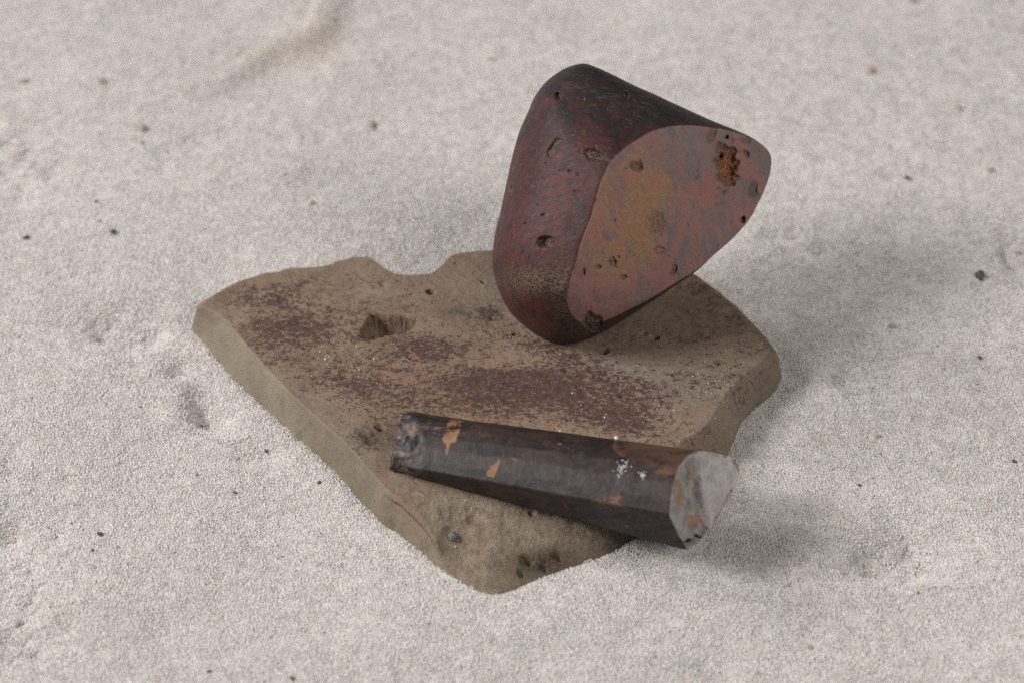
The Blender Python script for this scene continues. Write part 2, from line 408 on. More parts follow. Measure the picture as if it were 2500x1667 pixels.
grey = np.clip(.9*blob(4.6,-3.2,1.8,.8,-.15)+.7*blob(2.6,-2.3,1.0,.3,-.2)+.6*blob(-3.6,.7,.8,.25)+.5*blob(-4.4,-4.9,1.6,.5,-.8)+.4*blob(0,0.7,2.5,.9)+.3*blob(5.2,-.6,1.5,1.5), 0, 1)
teal = blob(-1.35,-.2,.30,.13,-.45)
pink = np.clip(blob(-2.55,-7.45,.65,.22,-.85), 0, 1)*(row > NR-40)
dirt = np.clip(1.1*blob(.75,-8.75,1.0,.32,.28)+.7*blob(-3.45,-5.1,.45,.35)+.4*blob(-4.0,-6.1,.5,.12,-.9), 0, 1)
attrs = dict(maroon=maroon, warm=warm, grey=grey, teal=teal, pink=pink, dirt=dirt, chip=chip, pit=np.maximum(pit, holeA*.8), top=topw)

m = Mat('palette_stone_skin')
nbig = m.noise(60, 6, .65); nmid = m.noise(420, 6, .7); nfine = m.noise(2300, 4, .75)
spk = m.noise(480, 8, .80, m.mapped((1, 1.35, 1)), .4)
nsp = m.noise(1250, 5, .75, m.mapped((1, 1.5, 1)), .3)
base = m.mix(m.step(nbig, .35, .68), (.190, .136, .098), (.285, .215, .160))
base = m.mix(m.math('MULTIPLY', m.step(nmid, .42, .66), .35), base, (.35, .27, .20))
base = m.mix(m.math('MULTIPLY', m.step(nfine, .46, .66), .55), base, (.105, .078, .058))
base = m.mix(m.math('MULTIPLY', m.math('MULTIPLY', m.attr('warm'), .8), m.step(nmid, .38, .62)), base, (.29, .165, .098))
base = m.mix(m.math('MULTIPLY', m.attr('grey'), m.math('MULTIPLY', m.step(nmid, .3, .6), .75)), base, (.31, .265, .23))
side = m.mix(m.step(nbig, .32, .68), (.205, .168, .122), (.285, .238, .175))
side = m.mix(m.math('MULTIPLY', m.step(m.noise(160, 7, .7, m.mapped((1, 1, .5))), .55, .70), .55), side, (.13, .098, .066))
side = m.mix(m.math('MULTIPLY', m.step(nfine, .48, .68), .40), side, (.13, .105, .075))
base = m.mix(m.math('SUBTRACT', 1.0, m.attr('top')), base, side)
chc = m.mix(m.step(nmid, .34, .66), (.24, .178, .120), (.38, .305, .225))
base = m.mix(m.math('MULTIPLY', m.attr('chip'), .85), base, m.mix(m.math('MULTIPLY', m.step(nfine, .5, .7), .5), chc, (.10, .075, .05)))
thr = m.math('ADD', m.math('MULTIPLY', spk, .62), m.math('MULTIPLY', nsp, .38))
mf = m.step(m.math('ADD', thr, m.math('MULTIPLY', m.attr('maroon'), .135)), .572, .627)
mcol = m.mix(m.step(m.noise(700, 4, .7), .4, .62), (.050, .024, .024), (.110, .050, .042))
mcol = m.mix(m.step(m.noise(300, 5, .7), .56, .68), mcol, (.080, .066, .074))
col = m.mix(m.math('MULTIPLY', mf, m.math('MULTIPLY', m.step(m.attr('maroon'), .02, .3), .92)), base, mcol)
sp2 = m.step(m.noise(1150, 4, .7), .60, .68)
col = m.mix(m.math('MULTIPLY', sp2, .65), col, (.055, .038, .036))
col = m.mix(m.math('MULTIPLY', m.attr('teal'), m.step(nmid, .38, .56)), col, (.075, .095, .088))
col = m.mix(m.math('MULTIPLY', m.attr('pink'), m.math('MULTIPLY', m.step(nmid, .3, .7), .8)), col, (.30, .145, .10))
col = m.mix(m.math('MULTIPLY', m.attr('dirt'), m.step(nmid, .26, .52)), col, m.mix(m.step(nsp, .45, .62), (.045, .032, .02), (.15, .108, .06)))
bmp = m.bump(m.math('MULTIPLY', m.math('ADD', nmid, m.noise(180, 6, .7)), m.attr('chip')), .0012, .8)
bmp = m.bump(m.math('ADD', nmid, m.math('MULTIPLY', nfine, .6)), .0005, 1.0, bmp)
M_SLAB = m.done(col, m.math('MULTIPLY_ADD', mf, -.12, .72), bmp, spec=.35)

pal = empty('stone_palette', (0, -3.2, 0), 'flat brown grinding stone with a notched back edge lying half sunk in the sand', 'stone')
V0 = V - np.array([0, -3.2, 0])
Fs = grid_faces(len(PR), NS)
fc = attrs['chip'][Fs].mean(1) > .5
a_, b_, c_ = submesh(V0, Fs, attrs, ~fc)
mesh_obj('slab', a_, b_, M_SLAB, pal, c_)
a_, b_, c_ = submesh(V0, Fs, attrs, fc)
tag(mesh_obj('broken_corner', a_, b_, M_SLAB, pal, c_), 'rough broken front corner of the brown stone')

def top_z(px, py):
    d = (V[:, 0]-px)**2+(V[:, 1]-py)**2
    d = np.where(row < NR, d, 1e9)
    return V[np.argmin(d), 2]

# pebble bedded in the broken corner
def lump(rad, seed, sub=3, amp=.25, sq=(1, 1, 1)):
    b = bmesh.new(); bmesh.ops.create_icosphere(b, subdivisions=sub, radius=1.0)
    v = np.array([q.co[:] for q in b.verts]); f = np.array([[q.index for q in p.verts] for p in b.faces]); b.free()
    v = v*(1+amp*fbm(v, .9, 3, seed))[:, None]*np.array(sq)*rad
    return v, f
mp = Mat('grey_pebble')
M_PEB = mp.done(mp.mix(mp.step(mp.noise(900, 4), .4, .6), (.075, .075, .075), (.16, .155, .15)), .55, spec=.4)
v_, f_ = lump(.13, 3, sq=(1, 1, .8))
mesh_obj('bedded_pebble', v_ + np.array([-1.45, -8.25+3.2, top_z(-1.45, -8.25)+.01]), f_, M_PEB, pal)

# ------------------------------------------------------------------ faceted red stone standing on the slab
c40, s40 = math.cos(PITCH), math.sin(PITCH)
AXU = np.array([1, 0, 0.]); AXV = np.array([0, s40, c40]); AXW = np.array([0, -c40, s40])
SC = 186.0
def P1(px, py): return ((px-700)/SC, (800-py)/SC)
OUT = [(545,72),(600,85),(700,130),(800,180),(900,225),(1000,272),(1100,318),(1200,362),(1300,402),(1380,440),(1440,482),(1470,520),(1476,560),(1470,610),(1455,660),(1435,710),(1410,760),(1370,835),(1320,895),(1260,955),(1190,1015),(1110,1090),(1010,1160),(900,1235),(800,1300),(700,1362),(620,1405),(560,1430),(480,1448),(410,1445),(330,1410),(250,1350),(190,1290),(150,1220),(120,1140),(105,1060),(108,990),(120,900),(140,820),(160,730),(185,610),(210,500),(240,400),(280,310),(310,240),(360,170),(420,120),(480,88)]
Oc = catmull([P1(*p) for p in OUT], 2000)
oth = np.arctan2(Oc[:, 1], Oc[:, 0]); orad = np.hypot(*Oc.T); oo = np.argsort(oth)
NT, NP = 900, 300
th = np.linspace(-np.pi, np.pi, NT, endpoint=False)
S_ = np.interp(th, oth[oo], orad[oo], period=2*np.pi)
phi = np.linspace(.0015, np.pi-.0015, NP)
WF, WB = 3.3, 1.6
RH = np.sin(phi)[:, None]; HH = np.cos(phi)[:, None]
U = (RH*S_*np.cos(th)).ravel(); W2 = (RH*S_*np.sin(th)).ravel()
Wd = np.where(HH > 0, HH*WF, HH*WB*(.35+.65*sstep(RH*S_*np.sin(th), -3.5, -.8)))*np.ones((1, NT)); Wd = Wd.ravel()
pu, pv = U, W2
PB = np.c_[pu, pv, Wd]
Wd = Wd + .05*fbm(PB, 1.4, 3, 91)*(Wd > .2)
# secondary ground planes on the left body
plane = WF*np.maximum(.8004-.1908*pu+.0919*pv-.0032*pu**2+.0032*pu*pv-.0203*pv**2, .004) + .045*fbm(np.c_[pu, pv, 0*pu], 1.3, 2, 141) + .02*fbm(np.c_[pu, pv, 0*pu], .35, 3, 142)
front = Wd > 0
body = smin(Wd, 3.40+.45*pu, .45)                    # ground left plane
body = smin(body, 4.2-.75*pv, .75)                   # ground top plane
Wn = np.where(front, smin(body, plane, .07+.35*sstep(-pv, 1.4, 2.9)+.12*sstep(pu, 2.2, 3.6)), Wd)
facet = np.where(front, sstep(body-plane, -.02, .03), 0)
facet *= sstep(Wn, .0, .10)
fine = fbm(np.c_[pu, pv, Wn], .22, 4, 95)
Wn = Wn + np.where(front, .010*fine + facet*.022*fbm(np.c_[pu, pv, 0*pu], .8, 3, 97), 0)
PITP = [(428,263,15,20,.12,.5),(748,255,16,16,.08,0),(400,520,52,20,.05,.9),(590,560,58,26,.06,-.3),(360,970,34,28,.10,0),(785,612,42,24,.06,-.2),(1240,580,58,105,.13,.1),(1165,440,22,50,.04,-.5),(1240,452,11,11,.08,0),
        (1345,455,24,18,.04,0),(1345,525,14,16,.06,0),(1380,700,26,34,.05,0),(1332,838,11,16,.10,0),(590,1350,50,40,.13,-.7),(890,870,46,60,.035,0),(985,1090,13,22,.06,-.3),(735,1130,18,12,.05,.3),(680,1060,26,16,.05,0),
        (905,1000,34,24,.03,0),(540,1110,12,26,.04,0),(1215,540,12,14,.08,0),(1265,595,12,12,.07,0),(610,1085,14,10,.05,0),(200,710,10,30,.05,-.1),(185,690,9,16,.05,0),(150,820,8,18,.05,0),(285,540,10,8,.04,0),(870,1255,12,12,.03,0),(300,290,8,22,.06,-.2)]
pp = np.random.default_rng(12)
for _ in range(90):
    a_, r_ = pp.uniform(0, 6.28), math.sqrt(pp.uniform(0, .9))
    PITP.append((720+600*r_*math.cos(a_), 790+600*r_*math.sin(a_), pp.uniform(2.5, 6), pp.uniform(3, 9), pp.uniform(.01, .03), pp.uniform(-1, 1)))
pitp = np.zeros(len(pu)); wp = fbm(np.c_[pu, pv, 0*pu], .14, 4, 99)
for cx, cy, rx, ry, dp, rot in PITP:
    cu, cv = P1(cx, cy); rx, ry = rx/SC, ry/SC; R = 1.8*max(rx, ry)
    m_ = front & (np.abs(pu-cu) < R) & (np.abs(pv-cv) < R)
    c, s = math.cos(rot), math.sin(rot); du, dv = pu[m_]-cu, pv[m_]-cv
    d = np.hypot((du*c+dv*s)/rx, (-du*s+dv*c)/ry)*(1+(.6 if max(rx, ry) > .15 else .9)*wp[m_])
    g = sstep(1.2-d, 0, .55)
    Wn[m_] -= 1.7*dp*g*(1+.8*wp[m_]); pitp[m_] = np.maximum(pitp[m_], g*min(1, dp/.085))
# nick in the upper right edge
def pb(cx, cy, rx, ry, rot=0):
    cu, cv = P1(cx, cy); c, s = math.cos(rot), math.sin(rot); du, dv = pu-cu, pv-cv
    return np.exp(-((du*c+dv*s)/(rx/SC))**2-((-du*s+dv*c)/(ry/SC))**2)
fr = front.astype(float)
pn = fbm(np.c_[pu, pv, Wn], .7, 4, 103)
ochre = np.clip(pb(760,600,130,200,.5)*.9+pb(720,860,210,250,.3)*1.2+pb(700,1000,190,140)*.8+pb(900,690,90,60)*.55+pb(1180,430,40,60)*.6+pb(1250,900,140,60,.8)*.4+.0, 0, 1)*np.clip(.9+.7*pn, .2, 1.3)*facet
slate = np.clip(pb(1050,490,260,110,-.3)*.9+pb(600,1030,60,60)*.5+.25*pn, 0, 1)*facet
orange = pb(1240,590,62,95,.1)*sstep(pitp, .15, .6)
rose = np.clip(pb(600,1180,170,160)*.8+pb(640,800,120,160)*.5+pb(1100,780,140,90)*.5, 0, 1)*facet
top = np.clip(pb(800,280,460,150,-.45)*1.1+pb(560,140,160,90)*.9, 0, 1)*(1-facet)
redb = np.clip(pb(420,680,200,160,.4)*.9+pb(300,960,220,140)*.8+pb(260,1290,150,90,-.5)*1.2, 0, 1)*(1-facet)
crust = np.clip(pb(300,1150,200,70)*1.0+pb(470,1240,60,160)*.9+pb(440,1400,220,50)*.7+.2*pn, 0, 1)*(1-facet)
sheen = np.clip(pb(170,800,60,500,.15), 0, 1)*(1-facet)
pat = dict(facet=facet, ochre=ochre, slate=slate, orange=orange, rose=rose, top=top, redb=redb, crust=crust, pit=pitp)

m = Mat('red_stone_skin')
vs = m.mapped((1, 1, 1), (0, 0, 0))
nst = m.noise(170, 9, .74, m.mapped((1.6, 1.6, .55), (.5, -.5, 0)), .9)
nst2 = m.noise(430, 8, .76, m.mapped((.8, 2.2, .7), (.3, .4, .45)), 1.0)
nfi = m.noise(1700, 5, .75, m.mapped((.6, 1.6, 1.0), (.2, .5, .5)), .3)
nb = m.noise(55, 4, .6)
bod = m.mix(m.step(nst, .40, .60), (.021, .019, .021), (.066, .023, .022))
bod = m.mix(m.math('MULTIPLY', m.step(nfi, .54, .64), .35), bod, (.030, .026, .028))
bod = m.mix(m.math('MULTIPLY', m.attr('redb'), m.step(nst2, .45, .56)), bod, (.115, .027, .024))
bod = m.mix(m.math('MULTIPLY', m.attr('top'), m.step(nst2, .42, .53)), bod, (.017, .019, .022))
bod = m.mix(m.math('MULTIPLY', m.attr('top'), m.math('MULTIPLY', m.step(nst2, .50, .62), .75)), bod, (.082, .074, .072))  # grey streaks that paint the top's greyish sheen into the colour
bod = m.mix(m.math('MULTIPLY', m.step(nst2, .58, .66), .4), bod, (.090, .062, .056))
bod = m.mix(m.math('MULTIPLY', m.step(nb, .56, .64), m.math('MULTIPLY', m.step(nst, .56, .63), .5)), bod, (.22, .050, .038))
bod = m.mix(m.math('MULTIPLY', m.attr('crust'), m.math('MULTIPLY', m.step(nfi, .44, .56), .85)), bod, (.165, .120, .080))
bod = m.mix(m.math('MULTIPLY', m.step(m.noise(900, 5, .7, m.mapped((.5, 2.0, .8), (.2, .6, .4))), .62, .69), .5), bod, (.20, .165, .145))
fcn = m.mix(m.step(nst, .42, .57), (.190, .148, .146), (.315, .150, .135))
fcn = m.mix(m.math('MULTIPLY', m.attr('rose'), m.step(nst2, .42, .56)), fcn, (.38, .180, .152))
fcn = m.mix(m.math('MULTIPLY', m.attr('slate'), m.step(nst2, .42, .54)), fcn, (.205, .18, .174))
fcn = m.mix(m.math('MULTIPLY', m.step(nb, .50, .60), m.math('MULTIPLY', m.step(nst, .55, .62), .6)), fcn, (.36, .110, .075))
och = m.step(m.math('ADD', m.math('MULTIPLY', nfi, .55), m.math('ADD', m.math('MULTIPLY', nst2, .45), m.math('MULTIPLY', m.attr('ochre'), .13))), .575, .635)
fcn = m.mix(m.math('MULTIPLY', och, m.math('MULTIPLY', m.step(m.attr('ochre'), .06, .4), .9)), fcn, m.mix(m.step(nfi, .45, .6), (.28, .150, .078), (.46, .255, .12)))
fcn = m.mix(m.math('MULTIPLY', m.step(nfi, .56, .64), .65), fcn, (.080, .052, .046))
fcn = m.mix(m.math('MULTIPLY', m.step(m.noise(1400, 4, .7), .60, .68), .5), fcn, (.36, .27, .23))
col = m.mix(m.attr('facet'), bod, fcn)
col = m.mix(m.math('MULTIPLY', m.attr('pit'), .85), col, m.mix(m.step(nfi, .42, .60), (.022, .017, .014), (.20, .15, .115)))  # grey-brown crumb, with the pits' inner shade painted in as near-black
col = m.mix(m.attr('orange'), col, m.mix(m.step(nfi, .42, .58), (.095, .036, .018), (.40, .165, .075)))
rg = m.math('ADD', m.math('MULTIPLY', m.attr('facet'), .17), m.math('MULTIPLY_ADD', nfi, .20, .36))
rg = m.math('ADD', rg, m.math('MULTIPLY', m.math('MAXIMUM', m.attr('pit'), m.attr('crust')), .3))
bm_ = m.bump(m.math('ADD', m.math('MULTIPLY', nst2, .7), nfi), .00014, .8)
M_RED = m.done(col, rg, bm_, spec=.22)

PC = np.array([2.68, 0.50, 4.05])
Wn = Wn - .06*pv - .55*.35*np.log1p(np.exp(-(pv+2.3)/.35))                                      # the stone leans back on the slab
PW = pu[:, None]*AXU + pv[:, None]*AXV + Wn[:, None]*AXW
low = PW[:, 2].min(); li = PW[:, 2].argmin()
zs_ = top_z(PC[0]+PW[li, 0], PC[1]+PW[li, 1])
shift = (zs_ - .12) - (PC[2] + low)
PC = PC + shift*np.array([0, -AXW[1]/AXW[2]*-1, 1])   # slide along the view axis only as far as contact needs
base = np.array([PC[0]+PW[li, 0], PC[1]+PW[li, 1], zs_])
ped = empty('faceted_stone', base, 'dark red polished stone with a large flat ground facet standing on the brown slab', 'stone')
PV = PW + PC - base
Fp = grid_faces(NP, NT)
caps = []
PV = np.vstack([PV, PV[:NT].mean(0), PV[-NT:].mean(0)])
for k in pat: pat[k] = np.r_[pat[k], pat[k][:NT].mean(), 0]
ff = pat['facet'][Fp].mean(1) > .5
n0 = NP*NT
j = np.arange(NT)
capf = np.stack([np.full(NT, n0), (j+1) % NT, j, j], 1)
capb = np.stack([np.full(NT, n0+1), (NP-1)*NT+j, (NP-1)*NT+(j+1) % NT, (NP-1)*NT+(j+1) % NT], 1)
def tri_append(name, V_, F4, F3, mat, parent, at_):
    F4 = np.asarray(F4); tri = np.vstack([F4[:, [0, 1, 2]], F4[:, [0, 2, 3]]] + ([F3] if F3 is not None and len(F3) else []))
    return mesh_obj(name, V_, tri, mat, parent, at_)
def sub_tri(name, keep4, F3, mat):
    F4 = Fp[keep4]; tri = np.vstack([F4[:, [0, 2, 1]], F4[:, [0, 3, 2]]] + F3)
    used = np.unique(tri); mp_ = np.full(len(PV), -1); mp_[used] = np.arange(len(used))
    return mesh_obj(name, PV[used], mp_[tri], mat, ped, {k: v[used] for k, v in pat.items()})
cf = capf[:, [0, 2, 1]]; cb = capb[:, [0, 2, 1]]
front_on_facet = pat['facet'][n0] > .5
sub_tri('stone_body', ~ff, [cb] + ([] if front_on_facet else [cf]), M_RED)
tag(sub_tri('ground_facet', ff, [cf] if front_on_facet else [], M_RED), 'flat dusty pink and ochre ground facet with an orange pit')

# ------------------------------------------------------------------ dark prismatic bar
BE = np.array([(4.19,-9.27,1.25),(3.96,-9.25,1.79),(3.73,-9.21,2.35),(3.76,-8.95,2.61),(3.83,-8.62,2.85),(3.96,-8.26,3.02),(4.12,-7.97,3.03),(4.36,-7.60,2.95),(4.72,-7.24,2.60),(5.04,-6.95,2.26),(5.41,-6.61,1.85),(5.62,-6.52,1.49),(5.65,-6.63,1.30),(5.55,-6.93,1.14),(5.23,-7.54,1.10),(4.95,-8.12,0.99),(4.59,-8.71,1.06)])
BL = np.array([(-3.02,-6.44,1.22),(-2.98,-6.46,1.33),(-2.95,-6.47,1.45),(-2.93,-6.28,1.62),(-2.88,-6.05,1.78),(-2.80,-5.80,1.93),(-2.74,-5.58,2.03),(-2.65,-5.38,2.10),(-2.55,-5.22,2.05),(-2.48,-5.10,1.95),(-2.42,-5.00,1.80),(-2.42,-4.98,1.60),(-2.45,-5.02,1.40),(-2.50,-5.15,1.25),(-2.60,-5.40,1.18),(-2.75,-5.80,1.17),(-2.90,-6.15,1.18)])
# pairs resampled with the same fractions so edges stay edges
def loop(L, per=9):
    out = []
    for a, b in zip(L, np.roll(L, -1, 0)):
        for k in range(per): out.append(a+(b-a)*k/per)
    return np.array(out)
per = 9
LE, LL = loop(BE, per), loop(BL, per); NC = len(LE); NL = 330
def soften(L, it):
    for _ in range(it): L = .5*L+.25*(np.roll(L, 1, 0)+np.roll(L, -1, 0))
    return L
LL = soften(LL, 1)
tt = np.linspace(0, 1, NL)
axd = (LE.mean(0)-LL.mean(0)); axd /= np.linalg.norm(axd)
endn = np.array([.812, -.455, .365])
B = LL[None]*(1-tt)[:, None, None] + LE[None]*tt[:, None, None]
cenl = B.mean(1, keepdims=True); outd = B-cenl; outd /= np.linalg.norm(outd, axis=2, keepdims=True)
Bf = B.reshape(-1, 3); of = outd.reshape(-1, 3); tf = np.repeat(tt, NC)
disp = .016*fbm(Bf*np.array([.4, 1, 1]), 1.3, 2, 201) + .005*fbm(Bf, .22, 3, 202)
disp += sstep(tf, .16, 0)*(.10*fbm(Bf, .45, 4, 203))
disp -= .05*sstep(tf, .985, 1.0)*sstep(fbm(Bf, .35, 3, 204), 0, .5)
lmask = sstep(tf, .05, 0)
Bf = Bf + of*disp[:, None] + axd*(lmask*(.30*fbm(Bf, .5, 4, 205)))[:, None]
nverts = len(Bf)
def bar_px(t0, c0, rt, rc):                      # ellipse on the skin: t along, c = loop position (0..17)
    cc = (np.tile(np.arange(NC), NL)/per); dc = (cc-c0+8.5) % 17-8.5
    return np.exp(-((tf-t0)/rt)**2-(dc/rc)**2)
bn = fbm(Bf, .35, 4, 210)
cpos = np.tile(np.arange(NC), NL)/per
def band(t0, t1, c0, c1, soft=.02, lean=0.0):
    q = tf-lean*(cpos-2) + .018*bn
    return sstep(q, t0-soft, t0+soft)*sstep(q, t1+soft, t1-soft)*sstep(cpos, c0-.3, c0+.3)*sstep(cpos, c1+.3, c1-.3)
flame = sstep(.003+.009*np.clip(4.9-cpos, 0, 3)-np.abs(tf-(.40-.018*np.clip(4.9-cpos, 0, 4))+.012*bn), 0, .008)*sstep(cpos, 2.1, 2.6)*sstep(cpos, 5.0, 4.7)
ochr = np.clip(band(.185,.235,4.6,7.6,.012,-.006)+bar_px(.145,5.6,.032,.8)*1.1+band(.185,.20,2.2,4.6,.006)*.8+flame*.9+.5*bar_px(.44,4.1,.03,.18)+.5*bar_px(.49,3.3,.03,.14)+.55*bar_px(.57,5.9,.025,.2)+.5*bar_px(.89,3.2,.012,.2), 0, 1)*np.clip(.8+.9*bn, .2, 1)
cb = np.interp(tf, [0,.715,.75,.79,.86,.95,1], [12,7.4,6.3,5.5,4.75,4.45,4.45]) + .25*bn
rust = sstep(cpos, cb-.08, cb+.08)*sstep(cpos, 9.5, 8.5)
rimr = rust*sstep(np.abs(cpos-cb-.10), .20, .06)
ends = sstep(tf, .13, .02)
under = np.where(cpos < 2, 1.0, 0)*1.0
bat = dict(ochre=ochr, rust=rust, rim=rimr, ends=ends, vein=np.zeros(nverts), under=under)

m = Mat('dark_bar_skin')
vb = m.mapped((.65, 1.15, 1.15), (0, 0, .3))
nA = m.noise(230, 6, .66, vb, .6); nB = m.noise(700, 5, .7, vb, .3); nC = m.noise(90, 4, .6); nD = m.noise(1900, 4, .7)
col = m.mix(m.step(nA, .43, .58), (.019, .016, .016), (.040, .025, .022))
col = m.mix(m.math('MULTIPLY', m.step(nB, .57, .66), .55), col, (.10, .050, .038))
col = m.mix(m.math('MULTIPLY', m.step(nC, .54, .66), .6), col, (.024, .029, .032))
col = m.mix(m.math('MULTIPLY', m.step(nA, .62, .70), m.math('MULTIPLY', m.step(nC, .46, .56), .6)), col, (.21, .095, .06))
col = m.mix(m.math('MULTIPLY', m.attr('ends'), m.step(nA, .40, .66)), col, m.mix(m.step(nB, .4, .6), (.11, .095, .10), (.24, .16, .13)))
col = m.mix(m.math('MULTIPLY', m.attr('rust'), m.step(nA, .28, .55)), col, (.085, .045, .033))
col = m.mix(m.math('MULTIPLY', m.attr('rim'), m.math('MULTIPLY', m.step(nA, .40, .56), .7)), col, (.15, .060, .032))
wn_ = m.n('ShaderNodeTexNoise'); m.put(wn_.inputs['Vector'], m.obj()); wn_.inputs['Scale'].default_value = 170; wn_.inputs['Detail'].default_value = 4
wa = m.n('ShaderNodeVectorMath', operation='MULTIPLY_ADD'); m.put(wa.inputs[0], wn_.outputs['Color']); wa.inputs[1].default_value = (.012, .012, .012); m.put(wa.inputs[2], m.mapped((.7, 1.2, 1.2), (.3, .2, .6)))
warped = wa.outputs[0]
crk = m.math('MULTIPLY', m.step(m.voro(95, 'DISTANCE_TO_EDGE', 'Distance', warped), .030, .006), m.math('MULTIPLY', m.step(nC, .53, .62), m.step(nA, .42, .56)))
col = m.mix(m.math('MULTIPLY', crk, .6), col, (.19, .085, .05))
oc_ = m.step(m.math('ADD', m.math('MULTIPLY', m.math('ADD', nB, nA), .5), m.math('MULTIPLY', m.attr('ochre'), .36)), .64, .78)
col = m.mix(m.math('MULTIPLY', oc_, m.step(m.attr('ochre'), .12, .4)), col, m.mix(m.step(nC, .4, .6), (.20, .095, .048), (.26, .165, .085)))
bb = m.bump(m.math('ADD', nA, m.math('MULTIPLY', nD, .4)), .00022, .6)
M_BAR = m.done(col, m.math('MULTIPLY_ADD', nB, .30, .28), bb, spec=.25)

m = Mat('grey_broken_face')
vv = m.mapped((1, 1, 1), (0, 0, 0))
n1 = m.noise(260, 6, .7); n2 = m.noise(1300, 4, .7); n3 = m.noise(90, 3)
col = m.mix(m.step(n1, .35, .65), (.40, .37, .36), (.58, .54, .525))
col = m.mix(m.math('MULTIPLY', m.attr('dull'), .75), col, m.mix(m.step(n1, .4, .6), (.20, .19, .18), (.32, .295, .275)))
vf = m.step(m.math('ADD', m.attr('vein'), m.math('MULTIPLY', m.math('SUBTRACT', n1, .5), 1.3)), .45, .60)
col = m.mix(m.math('MULTIPLY', vf, .75), col, m.mix(m.step(n3, .4, .6), (.30, .145, .075), (.36, .21, .115)))
M_END = m.done(col, .6, m.bump(m.math('ADD', n1, m.math('MULTIPLY', n2, .5)), .0009, .9), spec=.35)

# right end cap: stepped conchoidal break
NK = 60
rimv = Bf.reshape(NL, NC, 3)[-1]
cE = rimv.mean(0)
ks = np.linspace(1, 0, NK)[:, None, None]
EC = cE + (rimv[None]-cE)*ks
EC = EC.reshape(-1, 3)
# in-face coordinates
eu = np.cross(endn, [0, 0, 1.]); eu /= np.linalg.norm(eu); ev = np.cross(eu, endn)
if (eu@np.array([1, 0, 0])) < 0: eu = -eu
fu, fv = (EC-cE)@eu, (EC-cE)@ev
line = fu - .30*fv + .16*fbm(np.c_[fu, fv], .5, 3, 221) + .02     # >0 : right, pale plate
inner = np.repeat(sstep(1-np.linspace(1, 0, NK), 0, .08), NC)
dE = (-.16*sstep(line, .05, -.05) + .10*fbm(np.c_[(fu-.35*fv)*1.8, fv*.4], .35, 5, 222) - .06*sstep(line, -.28, -.34) - .14*np.exp(-((line+.02)/.022)**2))*inner
EC = EC + endn*dE[:, None]
rimw = np.repeat(np.linspace(1, 0, NK), NC)
pat1 = fbm(np.c_[fu*1.0, fv*.55], .32, 4, 229)
vein = np.clip(1.2*np.exp(-((line+.07)/.055)**2)*sstep(pat1, -.12, .12) + 1.0*sstep(pat1, .20, .34)*sstep(line, -.10, -.16) + 1.1*sstep(rimw, .90, .97)*sstep(fbm(EC, .4, 3, 225), .0, .2)*(fu > -.1), 0, 1)
dull = sstep(line, .02, -.02)

bar = empty('prismatic_bar', (.8, -7.2, 1.15), 'dark brown black prism shaped stone bar lying across the front of the slab', 'stone')
bo = np.array([.8, -7.2, 1.15])
Fb = grid_faces(NL, NC)
lrim = Bf.reshape(NL, NC, 3)[0]; cL = lrim.mean(0)
NK2 = 36; kk = np.linspace(1, 0, NK2)[1:, None, None]
LC = (cL+(lrim[None]-cL)*kk).reshape(-1, 3)
LC = LC - axd*((.10*fbm(LC, .4, 4, 231)+.05)*np.repeat(sstep(1-np.linspace(1, 0, NK2)[1:], 0, .3), NC))[:, None]
allV = np.vstack([LC.reshape(NK2-1, NC, 3)[::-1].reshape(-1, 3), Bf])
tot = NK2-1+NL
Fb = grid_faces(tot, NC)[:, ::-1]
pre = (NK2-1)*NC
bat = {k: np.r_[np.full(pre, 1.0 if k == 'ends' else 0.0), v] for k, v in bat.items()}
mesh_obj('bar_shaft', allV-bo, Fb, M_BAR, bar, bat)
Fe = grid_faces(NK, NC)[:, ::-1]
tag(mesh_obj('broken_end', EC-bo, Fe, M_END, bar, dict(vein=vein, dull=dull)), 'pale grey freshly broken end face with rust veins')

# white crusts on the bar
mw = Mat('white_crust'); M_WHITE = mw.done(mw.mix(mw.step(mw.noise(1800, 3), .4, .6), (.62, .61, .60), (.8, .79, .78)), .7, mw.bump(mw.noise(2500, 3), .0003, .8))
BG = Bf.reshape(NL, NC, 3); OG = outd
def skin(t, c):
    i = int(t*(NL-1)); k = int(c*per) % NC
    return BG[i, k], OG[i, k]
for seed, (t0, c0, nrm_, spread) in enumerate([(.815, 4.6, 60, .12), (.895, 4.25, 26, .055)]):
    r = np.random.default_rng(300+seed); Vs, Fs_, off = [], [], 0
    for q in range(nrm_):
        t = t0+r.normal(0, spread*.10); c = c0+r.normal(0, spread*2.6)
        p, o_ = skin(t, c)
        v_, f_ = lump(r.uniform(.008, .024), 400+q+50*seed, 1, .5, (1, 1, .6))
        Vs.append(v_+p+o_*.006-bo); Fs_.append(f_+off); off += len(v_)
    mesh_obj('white_crust', np.vstack(Vs), np.vstack(Fs_), M_WHITE, bar, smooth=False)

